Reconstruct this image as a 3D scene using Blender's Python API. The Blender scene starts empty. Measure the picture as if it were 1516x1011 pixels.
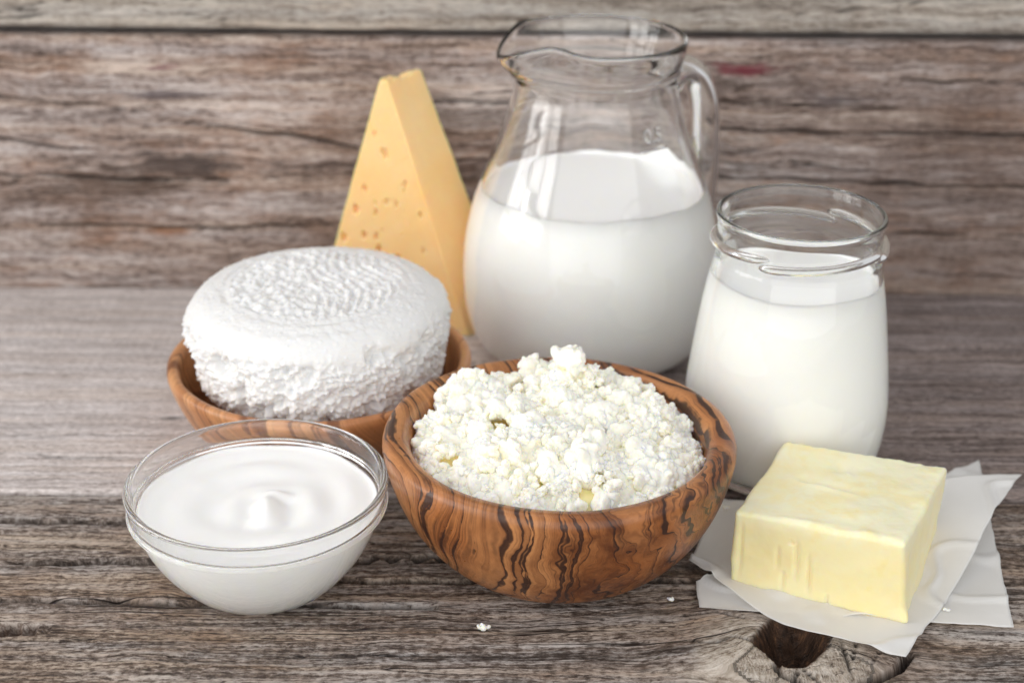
import bpy, bmesh, math, random
import numpy as np
from mathutils import Vector, Matrix

PI = math.pi
R = math.radians
rng = np.random.default_rng(7)
random.seed(7)
sc = bpy.context.scene
COL = sc.collection

# ------------------------------------------------------------------ camera
CAM_H, PITCH, LENS = 0.378, 25.0, 54.6
cam_d = bpy.data.cameras.new('camera')
cam = bpy.data.objects.new('camera', cam_d)
COL.objects.link(cam)
cam.matrix_world = Matrix.Translation((0, 0, CAM_H)) @ Matrix.Rotation(R(90 - PITCH), 4, 'X') @ Matrix.Rotation(R(0.45), 4, 'Z')
cam_d.lens = LENS
cam_d.sensor_width = 36
cam_d.clip_start = 0.01
cam_d.clip_end = 50
cam_d.dof.use_dof = True
cam_d.dof.focus_distance = 0.635
cam_d.dof.aperture_fstop = 7.6
sc.camera = cam

# ------------------------------------------------------------------ light of the room and its window
w = bpy.data.worlds.new('World')
sc.world = w
w.use_nodes = True
w.node_tree.nodes['Background'].inputs['Color'].default_value = (0.98, 0.985, 1.0, 1)
w.node_tree.nodes['Background'].inputs['Strength'].default_value = 0.66

def area_light(name, loc, aim, sx, sy, power, col):
    d = bpy.data.lights.new(name, 'AREA')
    d.shape = 'RECTANGLE'
    d.size, d.size_y, d.energy, d.color = sx, sy, power, col
    o = bpy.data.objects.new(name, d)
    COL.objects.link(o)
    o.location = loc
    dirv = Vector(aim) - Vector(loc)
    o.rotation_euler = dirv.to_track_quat('-Z', 'Y').to_euler()
    return o

# a window of six panes to the left, and a soft overhead light a little behind the food
WC, WA = Vector((-1.30, 0.10, 0.72)), Vector((0.0, 0.66, 0.06))
def window_light(centre, aim, nx, ny, pw, ph, gap, power):
    wd = (aim - centre).normalized()
    wr = wd.cross(Vector((0, 0, 1))).normalized()
    wu = wr.cross(wd)
    for i in range(ny):
        for j in range(nx):
            c = centre + wr * ((j - (nx - 1) / 2) * (pw + gap)) + wu * ((i - (ny - 1) / 2) * (ph + gap))
            area_light('window_pane_light', c, c + wd, pw, ph, power, (1.0, 0.985, 0.96))
window_light(WC, WA, 2, 3, 0.36, 0.33, 0.06, 1.55)
window_light(Vector((-2.3, 0.55, 0.42)), WA, 3, 2, 0.30, 0.30, 0.06, 1.3)
area_light('overhead_light', (-0.45, 1.05, 1.35), (0.0, 0.62, 0.0), 1.1, 0.8, 2.0, (0.97, 0.98, 1.0))
# broad daylight from the bright room behind the camera
area_light('room_light', (0.1, -1.5, 0.75), (0.0, 0.65, 0.05), 4.4, 2.0, 34.0, (1.0, 0.99, 0.97))

sc.view_settings.view_transform = 'Standard'
sc.view_settings.look = 'None'
sc.view_settings.exposure = 0.0
sc.view_settings.gamma = 1.0
cy = sc.cycles
cy.use_denoising = True
cy.max_bounces = 26
cy.transmission_bounces = 22
cy.glossy_bounces = 8
cy.diffuse_bounces = 16
cy.transparent_max_bounces = 12
cy.caustics_reflective = True
cy.caustics_refractive = True
cy.sample_clamp_indirect = 30.0
cy.blur_glossy = 0.0

# ------------------------------------------------------------------ numpy noise
def _hash(ix, iy, iz, s):
    h = (ix.astype(np.int64) * 374761393 + iy.astype(np.int64) * 668265263 + iz.astype(np.int64) * 2147483647 + s * 1274126177) & 0xffffffff
    h = ((h ^ (h >> 13)) * 1274126177) & 0xffffffff
    h = ((h ^ (h >> 16)) * 2246822519) & 0xffffffff
    return ((h ^ (h >> 15)) & 0xffffff) / float(0xffffff)

def vnoise(p, s=0):
    """smooth value noise in -1..1 at points p (n,3)"""
    f = np.floor(p)
    t = p - f
    t = t * t * t * (t * (t * 6 - 15) + 10)
    ix, iy, iz = (f[:, k].astype(np.int64) for k in range(3))
    out = 0
    for dx in (0, 1):
        for dy in (0, 1):
            for dz in (0, 1):
                wgt = (t[:, 0] if dx else 1 - t[:, 0]) * (t[:, 1] if dy else 1 - t[:, 1]) * (t[:, 2] if dz else 1 - t[:, 2])
                out = out + wgt * _hash(ix + dx, iy + dy, iz + dz, s)
    return out * 2 - 1

def fbm(p, octv=4, rough=0.5, s=0):
    a, out, tot = 1.0, 0, 0
    for k in range(octv):
        out = out + a * vnoise(p * (2.03 ** k) + 17.3 * k, s + k)
        tot += a
        a *= rough
    return out / tot

def worley(p, s=0):
    """distance to the nearest feature point, cells of size 1"""
    f = np.floor(p)
    best = np.full(len(p), 9.0)
    ix, iy, iz = (f[:, k].astype(np.int64) for k in range(3))
    for dx in (-1, 0, 1):
        for dy in (-1, 0, 1):
            for dz in (-1, 0, 1):
                cx, cy_, cz = ix + dx, iy + dy, iz + dz
                q = np.stack([cx + _hash(cx, cy_, cz, s), cy_ + _hash(cx, cy_, cz, s + 1), cz + _hash(cx, cy_, cz, s + 2)], 1)
                best = np.minimum(best, np.sum((p - q) ** 2, 1))
    return np.sqrt(best)

def sstep(a, b, x):
    t = np.clip((x - a) / (b - a), 0, 1)
    return t * t * (3 - 2 * t)

# ------------------------------------------------------------------ objects
def link_mesh(name, me, mat=None, parent=None, smooth=True):
    o = bpy.data.objects.new(name, me)
    COL.objects.link(o)
    if mat:
        me.materials.append(mat)
    if smooth:
        me.polygons.foreach_set('use_smooth', np.ones(len(me.polygons), bool))
    if parent:
        o.parent = parent
    return o

def mesh(name, v, f, mat=None, parent=None, smooth=True):
    me = bpy.data.meshes.new(name)
    me.from_pydata(np.asarray(v, float).tolist(), [], f if isinstance(f, list) else f.tolist())
    me.update()
    return link_mesh(name, me, mat, parent, smooth)

def thing(name, label, cat, loc=(0, 0, 0), rz=0.0, group=None):
    o = bpy.data.objects.new(name, None)
    COL.objects.link(o)
    o.empty_display_size = 0.02
    o.location = loc
    o.rotation_euler = (0, 0, rz)
    return tag(o, label, cat, group)

def tag(o, label, cat, group=None):
    o['label'] = label
    o['category'] = cat
    if group:
        o['group'] = group
    return o

def grid_faces(nu, nv, wrap_u=False):
    """faces of a grid with index i*nv+j, i in nu, j in nv"""
    i = np.arange(nu if wrap_u else nu - 1)
    j = np.arange(nv - 1)
    I, J = np.meshgrid(i, j, indexing='ij')
    I2 = (I + 1) % nu
    return np.stack([I * nv + J, I2 * nv + J, I2 * nv + J + 1, I * nv + J + 1], -1).reshape(-1, 4)

def resample(prof, step):
    """smooth a polyline of (r,z) by Catmull-Rom, at about the given step"""
    P = np.array(prof, float)
    out = []
    n = len(P)
    for i in range(n - 1):
        p0, p1, p2, p3 = P[max(i - 1, 0)], P[i], P[i + 1], P[min(i + 2, n - 1)]
        m = max(2, int(np.linalg.norm(p2 - p1) / step))
        for k in range(m):
            t = k / m
            out.append(0.5 * ((2 * p1) + (-p0 + p2) * t + (2 * p0 - 5 * p1 + 4 * p2 - p3) * t * t + (-p0 + 3 * p1 - 3 * p2 + p3) * t ** 3))
    out.append(P[-1])
    out = np.array(out)
    out[:, 0] = np.maximum(out[:, 0], 0.0)
    return out

def lathe_v(prof, seg):
    """vertices (seg*n,3) of a lathe whose profile starts and ends near the axis; index i*n+j"""
    prof = np.array(prof)
    n = len(prof)
    a = np.arange(seg) / seg * 2 * PI
    v = np.zeros((seg, n, 3))
    v[:, :, 0] = np.cos(a)[:, None] * prof[None, :, 0]
    v[:, :, 1] = np.sin(a)[:, None] * prof[None, :, 0]
    v[:, :, 2] = prof[None, :, 1]
    return v.reshape(-1, 3)

def lathe(name, prof, seg, mat, parent=None, deform=None):
    prof = np.array(prof)
    n = len(prof)
    prof[0, 0] = max(prof[0, 0], 1e-4)
    prof[-1, 0] = max(prof[-1, 0], 1e-4)
    v = lathe_v(prof, seg)
    if deform is not None:
        v = deform(v)
    f = grid_faces(seg, n, True).tolist()
    f.append([i * n for i in range(seg)][::-1])
    f.append([i * n + n - 1 for i in range(seg)])
    return mesh(name, v, f, mat, parent)

def sweep(name, pts, rads, ns, mat, parent=None, flat=1.0, up=None):
    """tube with elliptical section along pts"""
    pts = np.array(pts, float)
    n = len(pts)
    T = np.gradient(pts, axis=0)
    T /= np.linalg.norm(T, axis=1)[:, None]
    up = np.array(up if up is not None else (0, 0, 1.0))
    v = []
    for i in range(n):
        A = np.cross(T[i], up)
        A /= np.linalg.norm(A)
        B = np.cross(A, T[i])
        for k in range(ns):
            t = 2 * PI * k / ns
            v.append(pts[i] + rads[i] * (math.cos(t) * A + flat * math.sin(t) * B))
    f = []
    for i in range(n - 1):
        for k in range(ns):
            k2 = (k + 1) % ns
            f.append([i * ns + k, i * ns + k2, (i + 1) * ns + k2, (i + 1) * ns + k])
    f.append(list(range(ns))[::-1])
    f.append([(n - 1) * ns + k for k in range(ns)])
    return mesh(name, v, f, mat, parent)

def ico(sub):
    bm = bmesh.new()
    bmesh.ops.create_icosphere(bm, subdivisions=sub, radius=1.0)
    v = np.array([x.co[:] for x in bm.verts])
    f = np.array([[x.index for x in q.verts] for q in bm.faces])
    bm.free()
    return v, f

ICO1, ICO2 = ico(1), ico(2)

def remesh_spheres(cent, rad, voxel, ic=ICO2, ragged=0.0):
    """one closed skin round many overlapping balls"""
    v0, f0 = ic
    n = len(cent)
    G = v0[None] * rad[:, None, None]
    if ragged:
        G = G * np.exp(ragged * rng.normal(size=(n, 1, 3)))
        qn = rng.normal(size=(n, 4))
        qn /= np.linalg.norm(qn, axis=1)[:, None]
        a_, b_, c_, d_ = qn.T
        Rm = np.stack([1 - 2 * (c_ * c_ + d_ * d_), 2 * (b_ * c_ - a_ * d_), 2 * (b_ * d_ + a_ * c_), 2 * (b_ * c_ + a_ * d_), 1 - 2 * (b_ * b_ + d_ * d_), 2 * (c_ * d_ - a_ * b_), 2 * (b_ * d_ - a_ * c_), 2 * (c_ * d_ + a_ * b_), 1 - 2 * (b_ * b_ + c_ * c_)], 1).reshape(n, 3, 3)
        G = np.einsum('nij,nkj->nki', Rm, G)
    V = (G + cent[:, None]).reshape(-1, 3)
    F = (f0[None] + (np.arange(n) * len(v0))[:, None, None]).reshape(-1, 3)
    me = bpy.data.meshes.new('tmp')
    me.from_pydata(V.tolist(), [], F.tolist())
    o = bpy.data.objects.new('tmp', me)
    COL.objects.link(o)
    m = o.modifiers.new('r', 'REMESH')
    m.mode = 'VOXEL'
    m.voxel_size = voxel
    dg = bpy.context.evaluated_depsgraph_get()
    res = bpy.data.meshes.new_from_object(o.evaluated_get(dg))
    bpy.data.objects.remove(o)
    bpy.data.meshes.remove(me)
    return res

def get_co(me):
    a = np.empty(len(me.vertices) * 3)
    me.vertices.foreach_get('co', a)
    return a.reshape(-1, 3)

def get_no(me):
    a = np.empty(len(me.vertices) * 3)
    me.vertex_normals.foreach_get('vector', a)
    return a.reshape(-1, 3)

def set_co(me, v):
    me.vertices.foreach_set('co', v.reshape(-1))
    me.update()

# ------------------------------------------------------------------ material helpers
class NT:
    def __init__(s, name):
        s.m = bpy.data.materials.new(name)
        s.m.use_nodes = True
        s.t = s.m.node_tree
        s.b = s.t.nodes['Principled BSDF']
        s.out = s.t.nodes['Material Output']
    def node(s, typ, **kw):
        n = s.t.nodes.new(typ)
        for k, v in kw.items():
            setattr(n, k, v)
        return n
    def put(s, sock, v):
        if isinstance(v, bpy.types.NodeSocket):
            s.t.links.new(v, sock)
        elif isinstance(v, (tuple, list)) and len(v) == 3 and sock.type == 'RGBA':
            sock.default_value = (*v, 1)
        else:
            sock.default_value = v
    def math(s, op, a, b=0.0, c=None, clamp=False):
        n = s.node('ShaderNodeMath', operation=op, use_clamp=clamp)
        s.put(n.inputs[0], a)
        s.put(n.inputs[1], b)
        if c is not None:
            s.put(n.inputs[2], c)
        return n.outputs[0]
    def vmul(s, v, k):
        n = s.node('ShaderNodeVectorMath', operation='MULTIPLY')
        s.put(n.inputs[0], v)
        s.put(n.inputs[1], k)
        return n.outputs[0]
    def vadd(s, v, k):
        n = s.node('ShaderNodeVectorMath', operation='ADD')
        s.put(n.inputs[0], v)
        s.put(n.inputs[1], k)
        return n.outputs[0]
    def dot(s, v, k):
        n = s.node('ShaderNodeVectorMath', operation='DOT_PRODUCT')
        s.put(n.inputs[0], v)
        s.put(n.inputs[1], k)
        return n.outputs['Value']
    def noise(s, v, scale=1.0, detail=3.0, rough=0.55, dist=0.0, color=False):
        n = s.node('ShaderNodeTexNoise')
        s.put(n.inputs['Vector'], v)
        n.inputs['Scale'].default_value = scale
        n.inputs['Detail'].default_value = detail
        n.inputs['Roughness'].default_value = rough
        n.inputs['Distortion'].default_value = dist
        return n.outputs['Color' if color else 'Fac']
    def mr(s, v, a, b, c=0.0, d=1.0, smooth=False):
        n = s.node('ShaderNodeMapRange')
        n.clamp = True
        if smooth:
            n.interpolation_type = 'SMOOTHSTEP'
        for k, x in enumerate((v, a, b, c, d)):
            s.put(n.inputs[k], x)
        return n.outputs[0]
    def mix(s, fac, a, b, mode='MIX'):
        n = s.node('ShaderNodeMix', data_type='RGBA', blend_type=mode)
        s.put(n.inputs['Factor'], fac)
        s.put(n.inputs['A'], a)
        s.put(n.inputs['B'], b)
        return n.outputs['Result']
    def ramp(s, fac, stops):
        n = s.node('ShaderNodeValToRGB')
        s.put(n.inputs[0], fac)
        e = n.color_ramp.elements
        while len(e) < len(stops):
            e.new(0.5)
        for x, (p, c) in zip(e, stops):
            x.position = p
            x.color = (*c, 1)
        return n.outputs[0]
    def bump(s, h, strength=0.5, dist=0.001, normal=None):
        n = s.node('ShaderNodeBump')
        n.inputs['Strength'].default_value = strength
        n.inputs['Distance'].default_value = dist
        s.put(n.inputs['Height'], h)
        if normal is not None:
            s.put(n.inputs['Normal'], normal)
        return n.outputs[0]
    def obj(s):
        return s.node('ShaderNodeTexCoord').outputs['Object']
    def set(s, **kw):
        for k, v in kw.items():
            s.put(s.b.inputs[k.replace('_', ' ')], v)

def srgb(r, g, b):
    f = lambda c: (c / 255 / 12.92) if c <= 10 else ((c / 255 + 0.055) / 1.055) ** 2.4
    return (f(r), f(g), f(b))

# ------------------------------------------------------------------ weathered wood
def weathered(name, light, mid, dark, brown, brown_amt=0.5, crack_amt=1.0, stain_shade=None, rough=0.62, fine=1.0, bumpk=1.0, spec=0.35, flat=0.0, wav=0.005, bandk=1.0, fleckk=1.5, huek=0.6, broadk=0.5):
    N = NT(name)
    at = lambda nm: N.node('ShaderNodeAttribute', attribute_name=nm)
    g = at('grain').outputs['Vector']
    dirt = at('dirt').outputs['Fac']
    rot = at('rot').outputs['Fac']
    pale = at('pale').outputs['Fac']
    wob = N.noise(N.vmul(g, (20, 40, 1)), 1, 3, color=True)
    g0 = g
    g = N.vadd(g, N.vmul(N.vadd(wob, (-0.5, -0.5, -0.5)), (0, wav, 0)))
    band = N.noise(N.vmul(g, (2.6, 75 * fine, 1)), 1, 4, 0.6)
    fib = N.noise(N.vmul(g, (30, 380 * fine, 1)), 1, 4, 0.62)
    hair = N.noise(N.vmul(g, (48 * fine, 640 * fine, 1)), 1, 3, 0.7)
    fleck = N.noise(N.vmul(g, (300 * fine, 720 * fine, 1)), 1, 3, 0.75)
    patch = N.noise(N.vmul(g, (11, 30, 1)), 1, 6, 0.70, 0.3)
    blot = N.noise(N.vmul(g, (60, 170, 1)), 1, 5, 0.68)
    broad = N.noise(N.vmul(g0, (7, 9, 1)), 1, 3, 0.55)
    cross = N.noise(N.vmul(g, (260, 14, 1)), 1, 3, 0.6)
    ck = N.math('ABSOLUTE', N.math('SUBTRACT', N.noise(N.vmul(g, (3.2, 85 * fine, 3)), 1, 4, 0.5), 0.5))
    gate = N.mr(N.noise(N.vmul(g, (5, 20, 2)), 1, 2), 0.46, 0.60)
    crack = N.math('MULTIPLY', N.mr(ck, 0.003, 0.013, 1, 0), gate)
    ck2 = N.math('ABSOLUTE', N.math('SUBTRACT', N.noise(N.vmul(g, (16, 300 * fine, 5)), 1, 3, 0.5), 0.5))
    crack2 = N.math('MULTIPLY', N.mr(ck2, 0.0, 0.028, 1, 0), N.mr(blot, 0.47, 0.62, 0, 0.85))
    pit = N.mr(N.math('ADD', N.math('MULTIPLY', hair, 0.5), N.math('MULTIPLY', fleck, 0.5)), 0.45, 0.37, 0, 0.8)
    def con(v, k):
        return N.math('MULTIPLY', N.math('SUBTRACT', v, 0.5), k)
    t = N.math('ADD', con(band, 1.0 * bandk), con(fib, 0.8))
    t = N.math('ADD', t, con(hair, 1.2))
    t = N.math('ADD', t, con(fleck, fleckk))
    t = N.math('ADD', t, con(blot, 0.5))
    t = N.math('ADD', t, con(N.noise(N.vmul(g, (6, 300 * fine, 7)), 1, 2, 0.6), 1.2))
    t = N.math('ADD', t, con(cross, 0.35))
    t = N.math('ADD', t, con(broad, broadk))
    t = N.math('ADD', N.math('MULTIPLY', t, 1.0 - flat), 0.5, clamp=True)
    c = N.ramp(t, [(0.0, dark), (0.36, mid), (0.64, light), (1.0, tuple(min(1, x * 1.35) for x in light))])
    bm_ = N.mr(N.math('ADD', N.math('MULTIPLY', patch, 0.65), N.math('MULTIPLY', blot, 0.35)), 0.46, 0.62, 0, brown_amt)
    bc = N.ramp(t, [(0.0, tuple(x * 0.30 for x in brown)), (0.5, brown), (1.0, tuple(min(1, x * 1.9) for x in brown))])
    c = N.mix(bm_, c, bc)
    hue = N.noise(N.vmul(g, (2.4, 95, 9)), 1, 3, 0.6)
    c = N.mix(huek, c, N.ramp(hue, [(0.38, (0.86, 0.93, 1.0)), (0.5, (1.0, 1.0, 1.0)), (0.62, (1.0, 0.90, 0.76))]), 'MULTIPLY')
    dk = N.mr(N.math('ADD', N.math('MULTIPLY', band, 0.5), N.math('MULTIPLY', blot, 0.5)), 0.35, 0.43, 0.7 * crack_amt, 0)
    c = N.mix(dk, c, tuple(x * 0.8 for x in dark))
    c = N.mix(N.math('MULTIPLY', pit, crack_amt), c, dark)
    if stain_shade:
        for (sx, sy, lx, ly, col, amt) in stain_shade:
            d = N.vmul(N.vadd(g0, (-sx, -sy, 0)), (1 / lx, 1 / ly, 0))
            ln = N.node('ShaderNodeVectorMath', operation='LENGTH')
            N.put(ln.inputs[0], d)
            q = N.math('ADD', ln.outputs['Value'], N.math('ADD', con(blot, 2.6), con(hair, 1.6)))
            c = N.mix(N.mr(q, 0.4, 1.25, amt, 0), c, col)
    c = N.mix(N.math('MULTIPLY', pale, 0.95), c, N.ramp(t, [(0.0, srgb(120, 104, 90)), (0.4, srgb(188, 176, 162)), (1.0, srgb(222, 214, 204))]))
    ca = N.math('MULTIPLY', N.math('MAXIMUM', crack, crack2), crack_amt, clamp=True)
    c = N.mix(ca, c, srgb(44, 34, 29))
    c = N.mix(dirt, c, srgb(33, 25, 21))
    rc = N.ramp(N.noise(g0, 260, 4, 0.7), [(0.3, srgb(34, 24, 19)), (0.55, srgb(74, 52, 38)), (0.75, srgb(128, 92, 64))])
    c = N.mix(rot, c, rc)
    h = N.math('ADD', N.math('MULTIPLY', fib, 0.9), N.math('MULTIPLY', hair, 0.9))
    h = N.math('ADD', h, N.math('MULTIPLY', fleck, 0.8))
    h = N.math('ADD', h, N.math('MULTIPLY', N.mr(band, 0.3, 0.7), 0.5))
    h = N.math('SUBTRACT', h, N.math('MULTIPLY', ca, 0.8))
    nb = N.bump(h, 0.9 * bumpk, 0.0013)
    N.set(Base_Color=c, Roughness=N.mr(fib, 0.3, 0.7, rough + 0.12, rough - 0.08), Normal=nb)
    N.b.inputs['Specular IOR Level'].default_value = spec
    return N.m

EDGE_W = 0.004
def plank(parent, x0, x1, y0, y1, mat, seed, thick=0.022, dx=0.003, dy=0.0009, relief=0.0004, fine=(-0.30, 0.30), knots=(), carve=None, gshift=(0, 0), M=None, z0=0.0):
    """board along local X, its face up at local z=0; a height field with worn edges, cracks and knots"""
    xs = np.unique(np.concatenate([np.linspace(x0, x1, 14), np.arange(max(x0, fine[0]), min(x1, fine[1]), dx)]))
    ys = np.unique(np.concatenate([np.arange(y0, y1, dy), [y1]]))
    X, Y = np.meshgrid(xs, ys, indexing='ij')
    x, y = X.ravel(), Y.ravel()
    gx, gy = x.copy(), y.copy()
    ring = np.zeros_like(x)
    for (kx, ky, kr, ang) in knots:
        dx_, dy_ = x - kx, y - ky
        wobble = 1 + 0.10 * np.sin(3 * np.arctan2(dy_, dx_) + ang) + 0.06 * np.sin(7 * np.arctan2(dy_, dx_))
        r = np.sqrt(dx_ ** 2 + dy_ ** 2) / wobble
        out = r > kr
        fall = np.exp(-(np.maximum(r - kr, 0) / (kr * 3.5)) ** 2)
        rr = np.maximum(r, kr)
        gy = gy - np.where(out, dy_ * (kr / rr) ** 2 * fall, 0)
        gx = gx + np.where(out, dx_ * (kr / rr) ** 2 * 0.5 * fall, 0)
        ins = r <= kr
        gx = np.where(ins, dx_ * 5 + 3.1, gx)
        gy = np.where(ins, dy_ * 0.55 + 0.12 * r + 5.3, gy)
        ring = np.where(np.abs(r - kr) < 0.0016, 1 - np.abs(r - kr) / 0.0016, ring)
    rip = 0.0012 * vnoise(np.stack([x * 60, y * 45, 0 * x + seed], 1), 3)
    gy = gy + rip
    g3 = np.stack([gx, gy, np.full_like(gx, seed)], 1)
    z = relief * fbm(g3 * np.array([14, 260, 1]), 4, 0.62, 11)
    z += relief * 1.2 * fbm(g3 * np.array([3, 55, 1]), 3, 0.5, 31)
    for (kx, ky, kr, ang) in knots:
        z *= np.where(np.hypot(x - kx, y - ky) < kr * 1.05, 0.12, 1.0)
    lines = np.abs(fbm(g3 * np.array([3.0, 70, 1]), 3, 0.5, 51))
    gate = sstep(0.0, 0.25, vnoise(g3 * np.array([4, 30, 1]), 71))
    for (kx, ky, kr, ang) in knots:
        gate = gate * np.where(np.hypot(x - kx, y - ky) < kr * 1.1, 0.0, 1.0)
    z -= 0.0016 * gate * (1 - sstep(0.0, 0.03, lines))
    z -= 0.0005 * ring * sstep(-0.2, 0.4, vnoise(np.stack([x * 40, y * 40, 0 * x], 1), 5))
    en = 0.0012 * fbm(np.stack([x * 45, 0 * x + seed, np.where(y > (y0 + y1) / 2, 9.0, 1.0)], 1), 4, 0.6, 7)
    ed = np.minimum(y - y0, y1 - y) + en
    z -= 0.0032 * (1 - sstep(-0.0005, EDGE_W, ed)) ** 2
    dirt = 0.8 * gate * (1 - sstep(0.0, 0.022, lines)) + 0.35 * ring * sstep(-0.2, 0.4, vnoise(np.stack([x * 40, y * 40, 0 * x], 1), 5))
    dirt = np.maximum(dirt, 0.55 * (1 - sstep(0.0, 0.0018, ed)))
    rot = 0 * x
    pale = 0 * x
    if carve is not None:
        dz, dd, rot, pale = carve(x, y)
        z = z + dz
        dirt = np.maximum(dirt, dd)
    nu, nv = len(xs), len(ys)
    top = np.stack([x, y, z + z0], 1)
    f = grid_faces(nu, nv).tolist()
    border = [i * nv for i in range(nu)] + [(nu - 1) * nv + j for j in range(1, nv)] + [i * nv + nv - 1 for i in range(nu - 2, -1, -1)] + [j for j in range(nv - 2, 0, -1)]
    base = len(top)
    low = top[border].copy()
    low[:, 2] = z0 - thick
    v = np.concatenate([top, low])
    nb = len(border)
    for k in range(nb):
        k2 = (k + 1) % nb
        f.append([border[k2], border[k], base + k, base + k2])
    f.append([base + k for k in range(nb)][::-1])
    if M is not None:
        A = np.array(M)
        v = v @ A[:3, :3].T + A[:3, 3]
    o = mesh('plank', v, f, mat, parent)
    at = o.data.attributes.new('grain', 'FLOAT_VECTOR', 'POINT')
    ga = np.concatenate([g3, g3[border]])
    ga[nu * nv:, 1] += 0.02
    ga[:, 0] += gshift[0]
    ga[:, 1] += gshift[1]
    at.data.foreach_set('vector', ga.astype(np.float32).ravel())
    for nm, arr in (('dirt', dirt), ('rot', rot), ('pale', pale)):
        at = o.data.attributes.new(nm, 'FLOAT', 'POINT')
        at.data.foreach_set('value', np.concatenate([arr, arr[border]]).astype(np.float32))
    return o

YW, YS1, YS2, XJ = 0.888, 0.806, 0.637, 0.045     # wall, rear seam, front seam, butt joint
table = thing('wooden_table', 'weathered grey wooden table of rough planks under all the dairy food', 'table')
wall = thing('plank_wall', 'upright wall of weathered brown grey planks behind the food', 'wall', (0, YW, 0))
wall['kind'] = 'thing'

W_front = weathered('front_wood', srgb(172, 162, 155), srgb(118, 105, 97), srgb(60, 49, 43), srgb(118, 95, 77), 0.7, 1.0, fleckk=2.3, flat=0.08, huek=0.7)
W_left = weathered('pale_wood', srgb(222, 214, 212), srgb(196, 187, 184), srgb(134, 121, 116), srgb(176, 161, 152), 0.35, 0.3, flat=0.35, bandk=0.5, fleckk=2.2, huek=0.25)
W_right = weathered('dim_wood', srgb(156, 144, 141), srgb(124, 112, 109), srgb(74, 62, 58), srgb(112, 96, 88), 0.5, 0.6, flat=0.25, fleckk=2.0, huek=0.3)
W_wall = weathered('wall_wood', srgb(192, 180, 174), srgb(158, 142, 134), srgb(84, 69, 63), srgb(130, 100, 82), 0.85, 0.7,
                   stain_shade=[(0.135, 0.140, 0.020, 0.0042, srgb(116, 48, 58), 1.0), (-0.205, 0.139, 0.010, 0.0022, srgb(112, 70, 76), 0.8),
                          (-0.20, 0.078, 0.04, 0.010, srgb(62, 50, 46), 0.8), (0.19, 0.122, 0.02, 0.005, srgb(66, 58, 64), 0.7), (-0.205, 0.122, 0.03, 0.003, srgb(74, 64, 70), 0.7),
                          (0.30, 0.06, 0.17, 0.16, srgb(104, 86, 78), 0.5), (-0.24, 0.068, 0.05, 0.009, srgb(80, 60, 48), 0.65), (-0.21, 0.036, 0.012, 0.003, srgb(140, 92, 56), 0.7), (-0.02, 0.11, 0.05, 0.006, srgb(78, 62, 54), 0.6)], fine=0.6, wav=0.0025, bandk=1.2, flat=0.34, huek=0.5, broadk=1.7)  # broad right entry: browner wood plus the light falling off there, in colour
W_wall_top = weathered('upper_wall_wood', srgb(172, 165, 157), srgb(144, 135, 126), srgb(96, 85, 77), srgb(134, 117, 102), 0.4, 0.4, fine=0.6, flat=0.25, wav=0.0025, huek=0.3)

# the knot and its hole in the front board
KX, KY, KR = 0.1165, 0.500, 0.025
def px2table(u, v, z=0.0):
    """point of the height z that the photograph shows at (u, v) of 1516 x 1011"""
    a = R(0.45)
    f = LENS / 36 * 1516
    du, dv = u - 758, v - 505.5
    cu, cv = du * math.cos(a) + dv * math.sin(a), -du * math.sin(a) + dv * math.cos(a)
    p = R(PITCH)
    up, fw = -cv / f, 1.0
    dy = fw * math.cos(p) + up * math.sin(p)
    dz = -fw * math.sin(p) + up * math.cos(p)
    k = (z - CAM_H) / dz
    return np.array([cu / f * k, dy * k, z])

hole_px = [(1108, 946), (1122, 928), (1140, 915), (1190, 912), (1236, 936), (1226, 958), (1212, 975), (1192, 988), (1170, 990), (1150, 982), (1128, 966)]
hole = np.array([px2table(*q)[:2] for q in hole_px])
def poly_sd(x, y, P):
    """signed distance to polygon P, negative inside"""
    d = np.full_like(x, 9.0)
    ins = np.zeros(len(x), bool)
    n = len(P)
    for i in range(n):
        a, b = P[i], P[(i + 1) % n]
        e = b - a
        wx, wy = x - a[0], y - a[1]
        t = np.clip((wx * e[0] + wy * e[1]) / (e @ e), 0, 1)
        d = np.minimum(d, (wx - e[0] * t) ** 2 + (wy - e[1] * t) ** 2)
        c = ((a[1] > y) != (b[1] > y)) & (x < (b[0] - a[0]) * (y - a[1]) / (b[1] - a[1] + 1e-12) + a[0])
        ins ^= c
    d = np.sqrt(d)
    return np.where(ins, -d, d)

def seg_crack(x, y, pts, wdt):
    P = np.array([px2table(*q)[:2] for q in pts])
    d = np.full_like(x, 9.0)
    for i in range(len(P) - 1):
        a, b = P[i], P[i + 1]
        e = b - a
        t = np.clip(((x - a[0]) * e[0] + (y - a[1]) * e[1]) / (e @ e), 0, 1)
        d = np.minimum(d, np.hypot(x - a[0] - e[0] * t, y - a[1] - e[1] * t))
    return 1 - sstep(wdt * 0.25, wdt, d)

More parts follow.
